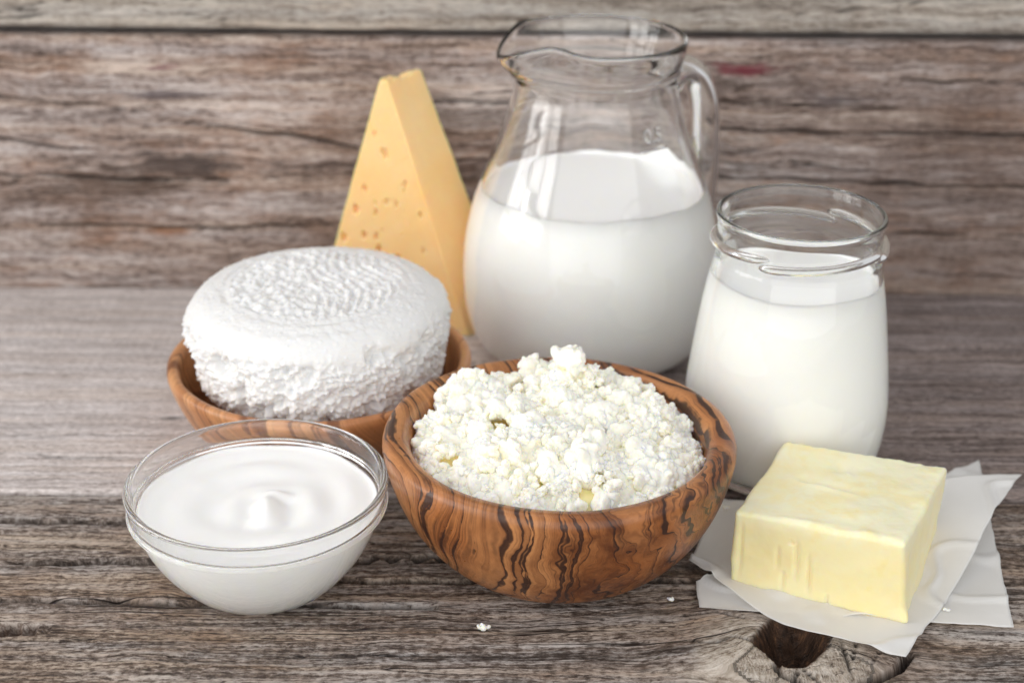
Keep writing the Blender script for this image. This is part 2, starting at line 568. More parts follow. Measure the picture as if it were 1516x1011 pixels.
def carve_front(x, y):
    p3 = np.stack([x, y, 0 * x], 1)
    sd = poly_sd(x, y, hole) + 0.0013 * fbm(p3 * 260, 4, 0.6, 91)
    hm = sstep(0.0004, -0.0080, sd)
    z = -0.016 * hm * (1 + 0.4 * fbm(p3 * 220, 4, 0.6, 92))
    rot = sstep(0.0005, -0.0012, sd)
    dirt = 0.0 * x
    for pts, wd_, dp in (([(1240, 925), (1226, 950), (1232, 962)], 0.0008, 0.0015), ([(1268, 950), (1262, 975)], 0.0008, 0.0018), ([(1302, 965), (1290, 982)], 0.0007, 0.0014),
                         ([(1245, 940), (1256, 985), (1262, 1013)], 0.0008, 0.0014), ([(1346, 968), (1330, 990), (1300, 1004), (1270, 1014)], 0.0026, 0.007),
                         ([(1148, 982), (1158, 998), (1180, 1008), (1200, 1013)], 0.0018, 0.004), ([(1180, 992), (1176, 1013)], 0.0012, 0.003), ([(1110, 946), (1085, 940), (1060, 950), (1020, 946)], 0.0009, 0.002),
                         ([(1100, 915), (1060, 905), (1010, 912)], 0.0008, 0.0015), ([(1190, 990), (1215, 1012)], 0.0008, 0.0015)):
        m = seg_crack(x, y, pts, wd_)
        z = z - dp * m
        dirt = np.maximum(dirt, 0.9 * m)
    # small broken knot at the far left, and long open splits
    kx, ky = px2table(8, 932)[:2]
    d = np.hypot((x - kx) / 0.016, (y - ky) / 0.0045) + 0.5 * fbm(p3 * 300, 3, 0.6, 95)
    z = z - 0.006 * (1 - sstep(0.5, 1.1, d))
    rot = np.maximum(rot, 0.8 * (1 - sstep(0.6, 1.1, d)))
    for (v0, v1, u0, u1, wd_, dp) in ((832, 829, -60, 760, 0.0026, 0.005), (858, 858, 480, 1040, 0.0025, 0.005), (886, 898, -60, 640, 0.0024, 0.005), (770, 774, -60, 330, 0.0025, 0.005), (800, 806, 300, 700, 0.0011, 0.003), (861, 863, 1380, 1560, 0.0026, 0.006), (824, 820, 540, 730, 0.0018, 0.004), (946, 950, -60, 220, 0.0008, 0.002), (972, 968, 250, 620, 0.0007, 0.0015)):
        us = np.linspace(u0, u1, 16)
        pts = [(u, v0 + (v1 - v0) * k / 15 + 1.6 * math.sin(k * 2.1 + v0)) for k, u in enumerate(us)]
        m = seg_crack(x, y, pts, wd_)
        br = sstep(-0.75, -0.25, vnoise(np.stack([x * 26, 0 * x + v0, 0 * x], 1), 97))
        z = z - dp * m * br
        dirt = np.maximum(dirt, 1.0 * m * br)
    kd = np.hypot(x - KX + 0.004, y - KY) + 0.012 * fbm(p3 * 60, 3, 0.6, 98)
    pale = (1 - sstep(0.026, 0.050, kd)) * (0.75 + 0.35 * fbm(p3 * 120, 3, 0.6, 99))
    sb = sstep(0.0, 0.010, y - (YS2 - 0.010) + 0.013 * fbm(p3 * np.array([25, 110, 1]), 4, 0.6, 96)) * (1 - sstep(-0.10, -0.02, x))
    pale = np.maximum(pale, 0.8 * sb)
    return z, dirt, rot, np.clip(pale, 0, 1)

plank(table, -0.75, 0.75, 0.405, YS2 - 0.0006, W_front, 1.7, dx=0.0014, dy=0.00062, relief=0.00055, fine=(-0.23, 0.23), knots=((KX, KY, KR, 0.4),), carve=carve_front)
plank(table, -0.75, XJ - 0.0006, YS2 + 0.0006, YW - 0.001, W_left, 4.1, relief=0.0003)
plank(table, XJ + 0.0006, 0.75, YS2 + 0.0006, YS1 - 0.0008, W_right, 6.6, relief=0.0004)
plank(table, XJ + 0.0006, 0.75, YS1 + 0.0008, YW - 0.001, W_right, 8.9, relief=0.0003)
plank(table, -0.75, 0.75, 0.245, 0.4035, W_front, 11.7, dx=0.02, dy=0.004)
plank(table, -0.75, 0.75, 0.085, 0.2435, W_left, 12.7, dx=0.02, dy=0.004)
for o in table.children:
    o.name = 'plank'
MW = Matrix.Rotation(R(90), 4, 'X')
def px2wall(u, v):
    a = px2table(u, v, 0.0)
    c = np.array([0, 0, CAM_H])
    h = c + (a - c) * (YW / a[1])
    return np.array([h[0], h[2]])
def carve_wall(x, y):
    z, dirt = 0 * x, 0 * x
    for pts, wd_ in (([(-60, 142), (150, 157), (300, 186), (430, 203), (560, 226), (700, 238)], 0.0016), ([(-60, 196), (70, 216), (130, 222)], 0.0013), ([(1040, 190), (1250, 200), (1400, 199), (1600, 204)], 0.0017),
                     ([(1050, 262), (1180, 268), (1300, 272), (1600, 282)], 0.0018), ([(60, 332), (300, 338), (520, 334)], 0.0012), ([(1060, 150), (1200, 158), (1330, 160)], 0.0013), ([(1330, 120), (1600, 126)], 0.0013), ([(640, 150), (760, 156)], 0.0013), ([(-60, 255), (200, 268), (420, 262)], 0.0012), ([(1330, 345), (1600, 352)], 0.0013)):
        P = np.array([px2wall(*q) for q in pts])
        yy = np.interp(x, P[:, 0], P[:, 1], left=9, right=9) + 0.0009 * vnoise(np.stack([x * 60, 0 * x + pts[0][1], 0 * x], 1), 88)
        w2 = wd_ * (0.75 + 0.6 * vnoise(np.stack([x * 35, 0 * x + pts[0][1], 0 * x], 1), 87))
        m = 1 - sstep(w2 * 0.2, np.maximum(w2, 0.0004), np.abs(y - yy))
        z -= 0.004 * m
        dirt = np.maximum(dirt, 0.85 * m)
    return z, dirt, 0 * x, 0 * x
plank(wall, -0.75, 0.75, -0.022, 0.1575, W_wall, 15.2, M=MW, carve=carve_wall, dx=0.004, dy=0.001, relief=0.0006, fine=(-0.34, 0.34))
plank(wall, -0.75, 0.75, 0.1605, 0.32, W_wall_top, 17.4, M=MW, dx=0.004, dy=0.0015, relief=0.0005, fine=(-0.34, 0.34))
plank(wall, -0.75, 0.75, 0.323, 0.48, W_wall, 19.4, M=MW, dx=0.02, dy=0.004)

# ------------------------------------------------------------------ food and glass materials
def glass_mat(name, col, rough=0.0):
    N = NT(name)
    g = N.node('ShaderNodeBsdfGlass')
    g.inputs['Color'].default_value = (*col, 1)
    g.inputs['Roughness'].default_value = rough
    g.inputs['IOR'].default_value = 1.5
    nz = N.noise(N.obj(), 55, 2, 0.5)
    N.t.links.new(N.bump(nz, 0.03, 0.002), g.inputs['Normal'])
    N.t.links.new(g.outputs[0], N.out.inputs['Surface'])
    N.t.nodes.remove(N.b)
    return N.m

G_jug = glass_mat('jug_glass', (0.996, 0.999, 1.0))
G_jar = glass_mat('jar_glass', (0.994, 0.999, 0.997))
G_bowl = glass_mat('bowl_glass', (0.996, 0.999, 1.0))

def dairy(name, col, rad=(1.0, 0.85, 0.55), scale=0.004, rough=0.35, sss=1.0, bump=None, spec=0.4):
    N = NT(name)
    N.set(Base_Color=col, Roughness=rough)
    N.b.inputs['Subsurface Weight'].default_value = sss
    N.b.inputs['Subsurface Radius'].default_value = rad
    N.b.inputs['Subsurface Scale'].default_value = scale
    N.b.inputs['Specular IOR Level'].default_value = spec
    if bump:
        h = N.noise(N.obj(), bump[0], 4, 0.6)
        N.set(Normal=N.bump(h, bump[1], bump[2]))
    return N

M_milk = dairy('milk', (0.985, 0.985, 0.962), scale=0.002, spec=0.25, rough=0.2, sss=0.4).m
M_yog = dairy('yoghurt', (0.955, 0.953, 0.928), sss=0.5, scale=0.002, rough=0.28, bump=(120, 0.05, 0.001)).m
M_curd = dairy('curd', (0.98, 0.957, 0.84), (1.0, 0.85, 0.5), 0.0014, 0.45, bump=(900, 0.18, 0.0005)).m
M_whey_glow = dairy('whey_glow', (0.88, 0.78, 0.42), (1.0, 0.7, 0.3), 0.003, 0.18).m
M_round = dairy('fresh_cheese', (0.80, 0.80, 0.795), (1.0, 0.9, 0.75), 0.0018, 0.5, bump=(700, 0.35, 0.0006)).m

def cheese_mat():
    N = dairy('yellow_cheese', (0.8, 0.5, 0.2), (1.0, 0.55, 0.2), 0.005, 0.42)
    o = N.obj()
    n1 = N.noise(o, 28, 4, 0.6)
    c = N.mix(N.mr(n1, 0.3, 0.7), srgb(250, 205, 142), srgb(252, 214, 160))
    N.set(Base_Color=c, Normal=N.bump(N.noise(o, 380, 4, 0.6), 0.2, 0.0006))
    return N.m
M_cheese = cheese_mat()

def butter_mat():
    N = dairy('butter', (0.9, 0.8, 0.5), (1.0, 0.75, 0.3), 0.004, 0.36)
    o = N.obj()
    n1 = N.noise(o, 60, 5, 0.65, 0.4)
    sep = N.node('ShaderNodeSeparateXYZ')
    N.put(sep.inputs[0], o)
    up = N.mr(sep.outputs[2], 0.030, 0.0385)
    c = N.mix(N.mr(n1, 0.35, 0.7), srgb(252, 235, 190), srgb(251, 230, 176))
    film = N.math('MULTIPLY', up, N.mr(N.noise(o, 38, 5, 0.7, 0.5), 0.38, 0.55))
    c = N.mix(film, c, srgb(251, 241, 210))
    streak = N.noise(N.vmul(o, (300, 300, 38)), 1, 3, 0.5)
    spots = N.mr(N.noise(N.vmul(o, (110, 110, 60)), 1, 4, 0.6), 0.60, 0.70)
    c = N.mix(N.math('MULTIPLY', spots, 0.25), c, srgb(246, 222, 128))
    h = N.math('ADD', N.math('MULTIPLY', n1, 1.0), N.math('MULTIPLY', streak, 0.3))
    N.set(Base_Color=c, Normal=N.bump(h, 0.10, 0.0012), Roughness=N.mr(n1, 0.3, 0.7, 0.28, 0.45))
    return N.m
M_butter = butter_mat()

def paper_mat():
    N = NT('baking_paper')
    o = N.obj()
    n = N.noise(o, 40, 4, 0.6)
    N.set(Base_Color=N.mix(N.mr(n, 0.3, 0.7), srgb(243, 243, 242), srgb(249, 249, 248)), Roughness=0.5)
    N.set(Normal=N.bump(N.noise(o, 300, 3, 0.5), 0.08, 0.0005))
    tr = N.node('ShaderNodeBsdfTranslucent')
    tr.inputs['Color'].default_value = (0.95, 0.945, 0.93, 1)
    tp = N.node('ShaderNodeBsdfTransparent')
    m1 = N.node('ShaderNodeMixShader')
    m1.inputs[0].default_value = 0.3
    N.t.links.new(N.b.outputs[0], m1.inputs[1])
    N.t.links.new(tr.outputs[0], m1.inputs[2])
    m2 = N.node('ShaderNodeMixShader')
    m2.inputs[0].default_value = 0.13
    N.t.links.new(m1.outputs[0], m2.inputs[1])
    N.t.links.new(tp.outputs[0], m2.inputs[2])
    N.t.links.new(m2.outputs[0], N.out.inputs['Surface'])
    return N.m
M_paper = paper_mat()

def olive(name, pale, tan, deep, line, direction, freq, warp=0.02, wscale=17.0, line_amt=1.0, burl=None):
    N = NT(name)
    o = N.obj()
    wn = N.vadd(N.noise(o, wscale, 3, 0.5, color=True), (-0.5, -0.5, -0.5))
    p = N.vadd(o, N.vmul(wn, (warp, warp, warp)))
    if burl:
        bx = N.vadd(o, tuple(-q for q in burl[:3]))
        ln = N.node('ShaderNodeVectorMath', operation='LENGTH')
        N.put(ln.inputs[0], bx)
        wb = N.mr(ln.outputs['Value'], burl[3] * 0.35, burl[3], 1, 0, True)
        wn2 = N.vadd(N.noise(o, 46, 3, 0.55, color=True), (-0.5, -0.5, -0.5))
        n = N.node('ShaderNodeVectorMath', operation='SCALE')
        N.put(n.inputs[0], wn2)
        N.put(n.inputs['Scale'], N.math('MULTIPLY', wb, 0.030))
        p = N.vadd(p, n.outputs[0])
    f = N.dot(p, direction)
    f = N.math('ADD', f, N.math('MULTIPLY', N.noise(o, 9, 2, 0.5), 0.03))
    cx_ = N.node('ShaderNodeCombineXYZ')
    N.put(cx_.inputs[0], f)
    f = N.math('ADD', f, N.math('MULTIPLY', N.math('SUBTRACT', N.noise(cx_.outputs[0], 75, 3, 0.6), 0.5), 0.036))
    f = N.math('ADD', f, N.math('MULTIPLY', N.math('SUBTRACT', N.noise(o, 90, 3, 0.6), 0.5), 0.0020))
    def lines(fr, lo, hi, off):
        s = N.math('ABSOLUTE', N.math('SUBTRACT', N.math('FRACT', N.math('ADD', N.math('MULTIPLY', f, fr), off)), 0.5))
        return s
    wid = N.mr(N.noise(p, 42, 4, 0.65), 0.38, 0.70, 0.015, 0.31)
    s1 = lines(freq, 0, 0, 0.0)
    l1 = N.mr(N.math('DIVIDE', s1, wid), 0.35, 1.0, 1, 0, True)
    asym = N.math('FRACT', N.math('ADD', N.math('MULTIPLY', f, freq), 0.5))
    s2 = lines(freq * 2.7, 0, 0, 0.3)
    l2 = N.math('MULTIPLY', N.mr(s2, 0.03, 0.22, 1, 0), N.mr(N.noise(p, 34, 4), 0.40, 0.62))
    s3 = lines(freq * 6.1, 0, 0, 0.1)
    l2 = N.math('MAXIMUM', l2, N.math('MULTIPLY', N.mr(s3, 0.05, 0.35, 0.55, 0), N.mr(N.noise(p, 27, 3), 0.42, 0.62)))
    tone = N.noise(p, 14, 4, 0.6)
    base = N.mix(N.mr(tone, 0.35, 0.68), pale, tan)
    base = N.mix(N.mr(asym, 0.3, 1.0, 0, 0.6), base, deep)
    base = N.mix(N.mr(N.noise(o, 20, 4, 0.6), 0.52, 0.70, 0, 0.65), base, deep)
    fibre = N.noise(N.vmul(p, (900, 900, 160)), 1, 3, 0.6)
    base = N.mix(N.mr(fibre, 0.35, 0.7, 0.0, 0.22), base, deep)
    la = N.math('MULTIPLY', N.math('MAXIMUM', l1, N.math('MULTIPLY', l2, 0.7)), line_amt, clamp=True)
    if burl:
        base = N.mix(N.math('MULTIPLY', wb, N.mr(N.noise(p, 38, 4, 0.65), 0.46, 0.60, 0, 0.8)), base, tuple(q * 0.8 for q in deep))
    c = N.mix(la, base, line)
    N.set(Base_Color=c, Roughness=N.mr(fibre, 0.3, 0.7, 0.27, 0.40), Normal=N.bump(N.math('ADD', fibre, N.math('MULTIPLY', la, -0.8)), 0.12, 0.0006))
    N.b.inputs['Specular IOR Level'].default_value = 0.45
    return N.m

M_olive = olive('olive_wood', srgb(204, 144, 92), srgb(162, 94, 44), srgb(98, 50, 24), srgb(46, 27, 23), (0.92, 0.30, 0.22), 118, 0.045, 10, 0.92, (0.035, -0.06, 0.03, 0.075))
M_olive2 = olive('pale_olive_wood', srgb(214, 160, 112), srgb(204, 146, 98), srgb(178, 112, 68), srgb(104, 60, 38), (0.85, -0.2, 0.5), 52, 0.03, 12, 0.8)

# ------------------------------------------------------------------ milk jug
def x_at(u, y, z):
    d = y * math.cos(R(PITCH)) + (CAM_H - z) * math.sin(R(PITCH))
    return (u - 758) * d / (LENS / 36 * 1516)

JUG = (0.0435, 0.806, 0.0)
SPOUT = R(197)
jug = thing('glass_jug', 'clear glass pitcher with spout and handle, mostly full of milk, tallest vessel', 'jug', JUG)
jo = [(0.0, 0.0015), (0.030, 0.0012), (0.046, 0.0008), (0.0525, 0.0012), (0.0590, 0.0050), (0.0650, 0.0120), (0.0695, 0.0265), (0.0709, 0.0400), (0.0711, 0.0500), (0.0700, 0.0660),
      (0.0655, 0.0875), (0.0583, 0.1075), (0.0508, 0.1262), (0.0470, 0.1390), (0.0440, 0.1500), (0.0432, 0.1565), (0.0434, 0.1590), (0.0438, 0.1608), (0.0449, 0.1618), (0.0454, 0.1630), (0.0453, 0.1645), (0.0461, 0.1695), (0.0472, 0.1745), (0.0476, 0.1775)]
ji = [(0.0468, 0.1797), (0.0458, 0.1790), (0.0449, 0.1745), (0.0434, 0.168), (0.0423, 0.1640), (0.0412, 0.1605), (0.0404, 0.1565), (0.0412, 0.1500), (0.0442, 0.1390), (0.0480, 0.1262),
      (0.0555, 0.1075), (0.0627, 0.0875), (0.0671, 0.0660), (0.0682, 0.0500), (0.0680, 0.0400), (0.0666, 0.0270), (0.0620, 0.0140), (0.056, 0.0085), (0.046, 0.0065), (0.030, 0.0062), (0.0, 0.0062)]
def jug_spout(v):
    r = np.hypot(v[:, 0], v[:, 1])
    a = np.arctan2(v[:, 1], v[:, 0])
    d = (a - SPOUT + PI) % (2 * PI) - PI
    s = sstep(0.155, 0.179, v[:, 2])
    lip = np.exp(-(d / 0.34) ** 2)
    sh = np.exp(-((np.abs(d) - 0.75) / 0.28) ** 2)
    nr = r + s * (0.0070 * lip - 0.0024 * sh)
    k = np.where(r > 0.03, nr / np.maximum(r, 1e-6), 1.0)
    v = v.copy()
    v[:, 0] *= k
    v[:, 1] *= k
    v[:, 2] += s * (-0.0065 * lip + 0.0030 * sh)
    return v
lathe('glass_body', np.concatenate([resample(jo, 0.0016), resample(ji, 0.0016)]), 160, G_jug, jug, jug_spout)
# handle, opposite the spout
ha = SPOUT + PI + R(12)
hd = np.array([math.cos(ha), math.sin(ha)])
hp = resample([(0.0438, 0.1480), (0.050, 0.1545), (0.058, 0.1545), (0.0655, 0.148), (0.0708, 0.1350), (0.0728, 0.1180), (0.0735, 0.1000), (0.0726, 0.0840), (0.0692, 0.0700)], 0.002)
hpts = np.stack([hp[:, 0] * hd[0], hp[:, 0] * hd[1], hp[:, 1]], 1)
tt = np.linspace(0, 1, len(hpts))
side = np.array([-hd[1], hd[0], 0])
sweep('handle', hpts, 0.0074 + 0.0006 * np.exp(-(tt / 0.12) ** 2) + 0.001 * np.exp(-((1 - tt) / 0.12) ** 2), 28, G_jug, jug, 1.45, side)

# embossed measure: figures and a level line on the outside of the jug
jo_r = resample(jo, 0.0016)
def jug_r(z):
    m = np.argmax(jo_r[:, 1] > 0.160)
    return np.interp(z, jo_r[:m, 1], jo_r[:m, 0])
def wrap_text(body, size, az, z0, depth):
    cu = bpy.data.curves.new('tmp', 'FONT')
    cu.body, cu.size, cu.extrude, cu.bevel_depth, cu.align_x = body, size, depth, 0.0004, 'CENTER'
    o = bpy.data.objects.new('tmp', cu)
    COL.objects.link(o)
    dg = bpy.context.evaluated_depsgraph_get()
    me = bpy.data.meshes.new_from_object(o.evaluated_get(dg))
    bpy.data.objects.remove(o)
    v = get_co(me).copy()
    z = z0 + v[:, 1]
    r = jug_r(z) + v[:, 2]
    a = az + v[:, 0] / 0.048
    set_co(me, np.stack([r * np.cos(a), r * np.sin(a), z], 1))
    me.name = 'measure_mark'
    return me
MAZ = R(-54)
link_mesh('measure_figure', wrap_text('0.5', 0.0098, MAZ, 0.1335, 0.0003), G_jug, jug)
la = np.linspace(MAZ - 0.17, MAZ + 0.17, 16)
zz = np.full(16, 0.1300)
sweep('measure_line', np.stack([(jug_r(zz) + 0.0001) * np.cos(la), (jug_r(zz) + 0.0001) * np.sin(la), zz], 1), np.full(16, 0.0006), 8, G_jug, jug)

def fill_liquid(name, inner, level, mat, label, cat, loc, seg=128, over=0.0004, film=None, top=None, parent=None):
    """liquid that wets the inside wall (inner: r,z from the bottom up), level surface, film: rim height over angle"""
    inner = np.array(inner)
    zb = inner[0, 1]
    a = np.arange(seg) / seg * 2 * PI
    nz = 70
    rows = []
    hs = np.full(seg, level + 0.0004) if film is None else level + 0.0004 + film(a)
    t = np.linspace(0, 1, nz) ** 1.0
    rad = np.linspace(0, 1, 14)[1:]
    r0 = inner[0, 0]
    V = np.zeros((seg, 0, 3))
    def ring(r, z):
        return np.stack([r * np.cos(a), r * np.sin(a), z], 1)[:, None]
    rs = [ring(np.full(seg, max(q * inner[1, 0] * 0.98, 1e-4)), np.full(seg, zb - over)) for q in np.linspace(0, 1, 6)]
    order = np.argsort(inner[:, 1], kind='stable')
    ri = lambda z: np.interp(z, inner[order, 1], inner[order, 0])
    for q in t:
        z = zb + (hs - zb) * q
        rs.append(ring(ri(z) + over, z))
    rl = ri(np.full(seg, level))
    rs.append(ring(ri(hs) - 0.0004, hs - 0.0001))
    rs.append(ring(ri(np.maximum(hs - 0.0004, level + 0.0004)) - 0.0006, np.maximum(hs - 0.0006, level + 0.0004)))
    rs.append(ring(rl - 0.0014, np.full(seg, level + 0.0001)))
    rs.append(ring(rl - 0.003, np.full(seg, level)))
    nr = 40 if top is not None else 12
    for q in np.linspace(1, 0, nr)[1:]:
        rr = np.maximum((rl - 0.003) * q, 1e-4)
        z = np.full(seg, level)
        if top is not None:
            z = z + top(rr * np.cos(a), rr * np.sin(a), q)
        rs.append(ring(rr, z))
    V = np.concatenate(rs, 1)
    n = V.shape[1]
    f = grid_faces(seg, n, True).tolist()
    o = mesh(name, V.reshape(-1, 3), f, mat)
    o.location = loc
    return tag(o, label, cat)

def bumpf(a, c, w_, h):
    d = (a - c + PI) % (2 * PI) - PI
    return h * np.exp(-(d / w_) ** 2)
def jug_film(a):
    f = 0.0005 + 0.0006 * np.sin(5 * a + 1) + 0.0004 * np.sin(13 * a)
    f = f + bumpf(a, R(165), 0.14, 0.006) + bumpf(a, R(185), 0.07, 0.004) + bumpf(a, R(40), 0.22, 0.012) + bumpf(a, R(8), 0.25, 0.005) + bumpf(a, R(22), 0.07, 0.004)
    return np.maximum(f, 0)
ji_r = resample(ji, 0.0016)[::-1]
ji_in = ji_r[(ji_r[:, 1] > 0.0064) & (ji_r[:, 1] < 0.156)]
fill_liquid('milk', np.concatenate([[[0.03, 0.0063]], ji_in]), 0.0965, M_milk, 'white milk inside the clear glass pitcher, with a film up its wall', 'milk', JUG, film=jug_film)

# ------------------------------------------------------------------ milk jar
JAR = (0.1325, 0.671, 0.0)
jar = thing('glass_jar', 'clear lidless glass jar with screw neck, full of milk, behind the butter', 'jar', JAR)
ao = [(0.0, 0.003), (0.024, 0.0025), (0.031, 0.0008), (0.036, 0.0005), (0.0410, 0.0025), (0.0445, 0.0075), (0.0470, 0.016), (0.0483, 0.027), (0.0486, 0.036), (0.0482, 0.044), (0.0468, 0.057), (0.0448, 0.0725), (0.0426, 0.088),
      (0.0403, 0.1005), (0.0389, 0.1075), (0.0383, 0.1105), (0.0379, 0.1118), (0.0377, 0.1140), (0.0378, 0.119), (0.0380, 0.124), (0.0383, 0.1275), (0.0389, 0.1295), (0.0388, 0.1312), (0.0380, 0.1322)]
ai = [(0.0371, 0.1321), (0.0364, 0.1309), (0.0361, 0.128), (0.0358, 0.122), (0.0355, 0.1140), (0.0360, 0.109), (0.0378, 0.1005), (0.0402, 0.088), (0.0424, 0.0725), (0.0444, 0.057), (0.0458, 0.044), (0.0461, 0.036),
      (0.0457, 0.027), (0.0444, 0.018), (0.0412, 0.0105), (0.035, 0.0075), (0.020, 0.0075), (0.0, 0.008)]
lathe('glass_body', np.concatenate([resample(ao, 0.0011), resample(ai, 0.0011)]), 144, G_jar, jar)
for k in range(4):
    a0 = R(-128 + 90 * k)
    q = np.linspace(0, 1, 40)
    aa = a0 + q * R(98)
    tz = 0.1165 + 0.0042 * q
    env = np.minimum(1, np.minimum(q, 1 - q) / 0.09)
    rr = 0.0378 + 0.0014 * env
    sweep('screw_thread', np.stack([rr * np.cos(aa), rr * np.sin(aa), tz], 1), 0.0003 + 0.00180 * np.sqrt(env), 14, G_jar, jar)

ai_r = resample(ai, 0.0011)[::-1]
ai_in = ai_r[(ai_r[:, 1] > 0.0076) & (ai_r[:, 1] < 0.127)]
fill_liquid('milk', np.concatenate([[[0.02, 0.0075]], ai_in]), 0.1005, M_milk, 'white milk filling the screw-neck jar behind the butter', 'milk', JAR,
            film=lambda a: np.maximum(0.0006 + 0.0005 * np.sin(4 * a) + bumpf(a, R(0), 0.3, 0.002), 0))

# ------------------------------------------------------------------ yoghurt bowl
GB = (-0.1065, 0.565, 0.0)
gb = thing('glass_bowl', 'small clear glass bowl with a ledge below its rim, holding yoghurt', 'bowl', GB)
bo = [(0.0, 0.0022), (0.018, 0.0018), (0.0235, 0.0004), (0.0270, 0.0008), (0.0325, 0.0045), (0.0385, 0.0110), (0.0440, 0.0185), (0.0480, 0.0260), (0.0505, 0.0325), (0.0516, 0.0365), (0.0519, 0.0378), (0.0528, 0.0382), (0.0541, 0.0384), (0.0547, 0.0392), (0.0543, 0.0402),
      (0.0539, 0.0412), (0.0541, 0.0440), (0.0545, 0.0470), (0.0550, 0.0482), (0.0549, 0.0494), (0.0540, 0.0501)]
bi = [(0.0529, 0.0499), (0.0520, 0.0490), (0.0517, 0.0470), (0.0514, 0.0430), (0.0511, 0.0408), (0.0502, 0.0396), (0.0494, 0.0385), (0.0489, 0.0365), (0.0478, 0.0325), (0.0455, 0.0262), (0.0418, 0.0192), (0.0368, 0.0122), (0.031, 0.0068), (0.020, 0.0042), (0.0, 0.0042)]
lathe('bowl_wall', np.concatenate([resample(bo, 0.0009), resample(bi, 0.0009)]), 160, G_bowl, gb)
bi_r = resample(bi, 0.0009)[::-1]
bi_in = bi_r[(bi_r[:, 1] > 0.0043) & (bi_r[:, 1] < 0.048)]
def yog_top(x, y, q):
    x0, y0 = x - 0.003, y + 0.004
    r = np.hypot(x0, y0)
    a = np.arctan2(y0, x0)
    fade = 1 - sstep(0.75, 1.0, np.full_like(r, q))
    sw = np.sin(a * 1.0 + r * 330 + 0.6) * np.exp(-(r / 0.03) ** 2) * 0.0007 * sstep(0.002, 0.010, r)
    sw += 0.00022 * np.sin(a * 2 - r * 300 + 1.5 * np.sin(a)) * sstep(0.008, 0.02, r) + 0.0003 * fbm(np.stack([x * 60, y * 60, 0 * x], 1), 2, 0.5, 555)
    pk = 0.0032 * np.exp(-((x0 - 0.001) / 0.0045) ** 2 - ((y0 + 0.001) / 0.0085) ** 2)
    pk += 0.0022 * np.exp(-((x0 - 0.004) / 0.006) ** 2 - ((y0 - 0.009) / 0.003) ** 2)
    pk -= 0.0016 * np.exp(-((x0 + 0.006) / 0.005) ** 2 - ((y0 + 0.007) / 0.008) ** 2)
    pk -= 0.0012 * np.exp(-((x0 - 0.011) / 0.004) ** 2 - ((y0 + 0.004) / 0.008) ** 2)
    return 1.45 * (sw + pk) * fade
yo = fill_liquid('yoghurt', np.concatenate([[[0.02, 0.0042]], bi_in]), 0.0383, M_yog, 'white yoghurt with a swirl on top, in the small glass bowl', 'yoghurt', GB, seg=160, top=yog_top,
                 film=lambda a: 0.0004 + 0.0003 * np.sin(7 * a))

# ------------------------------------------------------------------ wooden bowls
def wobble(k, amp):
    def d(v):
        v = v.copy()
        n = fbm(v * 22 + k, 3, 0.5, k)
        a = np.arctan2(v[:, 1], v[:, 0])
        s = 1 + amp * n + amp * 0.6 * np.sin(2 * a + k)
        v[:, 0] *= s
        v[:, 1] *= s
        v[:, 2] *= 1 + amp * 0.9 * np.sin(a + k) + amp * 0.7 * fbm(v * 14 + 5, 2, 0.5, k + 3)
        v[:, 2] += 0
        return v
    return d
CB = (0.0205, 0.592, 0.0)
cb = thing('olive_wood_bowl', 'thick round wooden bowl with bold dark swirling grain, heaped with curds', 'bowl', CB)
co_ = [(0.0, 0.0), (0.030, 0.0), (0.041, 0.0006), (0.048, 0.0035), (0.0565, 0.011), (0.0640, 0.0205), (0.0698, 0.0310), (0.0735, 0.0415), (0.0755, 0.0500), (0.0762, 0.0545), (0.0757, 0.0580), (0.0738, 0.0603), (0.0712, 0.0606)]
ci_ = [(0.0680, 0.0600), (0.0658, 0.0584), (0.0644, 0.0550), (0.0638, 0.0510), (0.0625, 0.0430), (0.0600, 0.0320), (0.0530, 0.0210), (0.042, 0.0125), (0.026, 0.0085), (0.0, 0.008)]
lathe('bowl_wall', np.concatenate([resample(co_, 0.0016), resample(ci_, 0.0016)]), 180, M_olive, cb, wobble(3, 0.012))

TB = (-0.0955, 0.698, 0.0)
tb = thing('wooden_bowl', 'shallow pale wooden bowl with faint grain, holding the round white cheese', 'bowl', TB)
to_ = [(0.0, 0.0), (0.035, 0.0), (0.047, 0.0008), (0.0545, 0.0045), (0.0620, 0.0125), (0.0680, 0.0220), (0.0720, 0.0310), (0.0745, 0.0385), (0.0750, 0.0415), (0.0742, 0.0438), (0.0722, 0.0445)]
ti_ = [(0.0702, 0.0438), (0.0690, 0.0415), (0.0670, 0.0340), (0.0625, 0.0240), (0.055, 0.0150), (0.042, 0.0095), (0.025, 0.008), (0.0, 0.008)]
lathe('bowl_wall', np.concatenate([resample(to_, 0.0016), resample(ti_, 0.0016)]), 160, M_olive2, tb, wobble(8, 0.006))

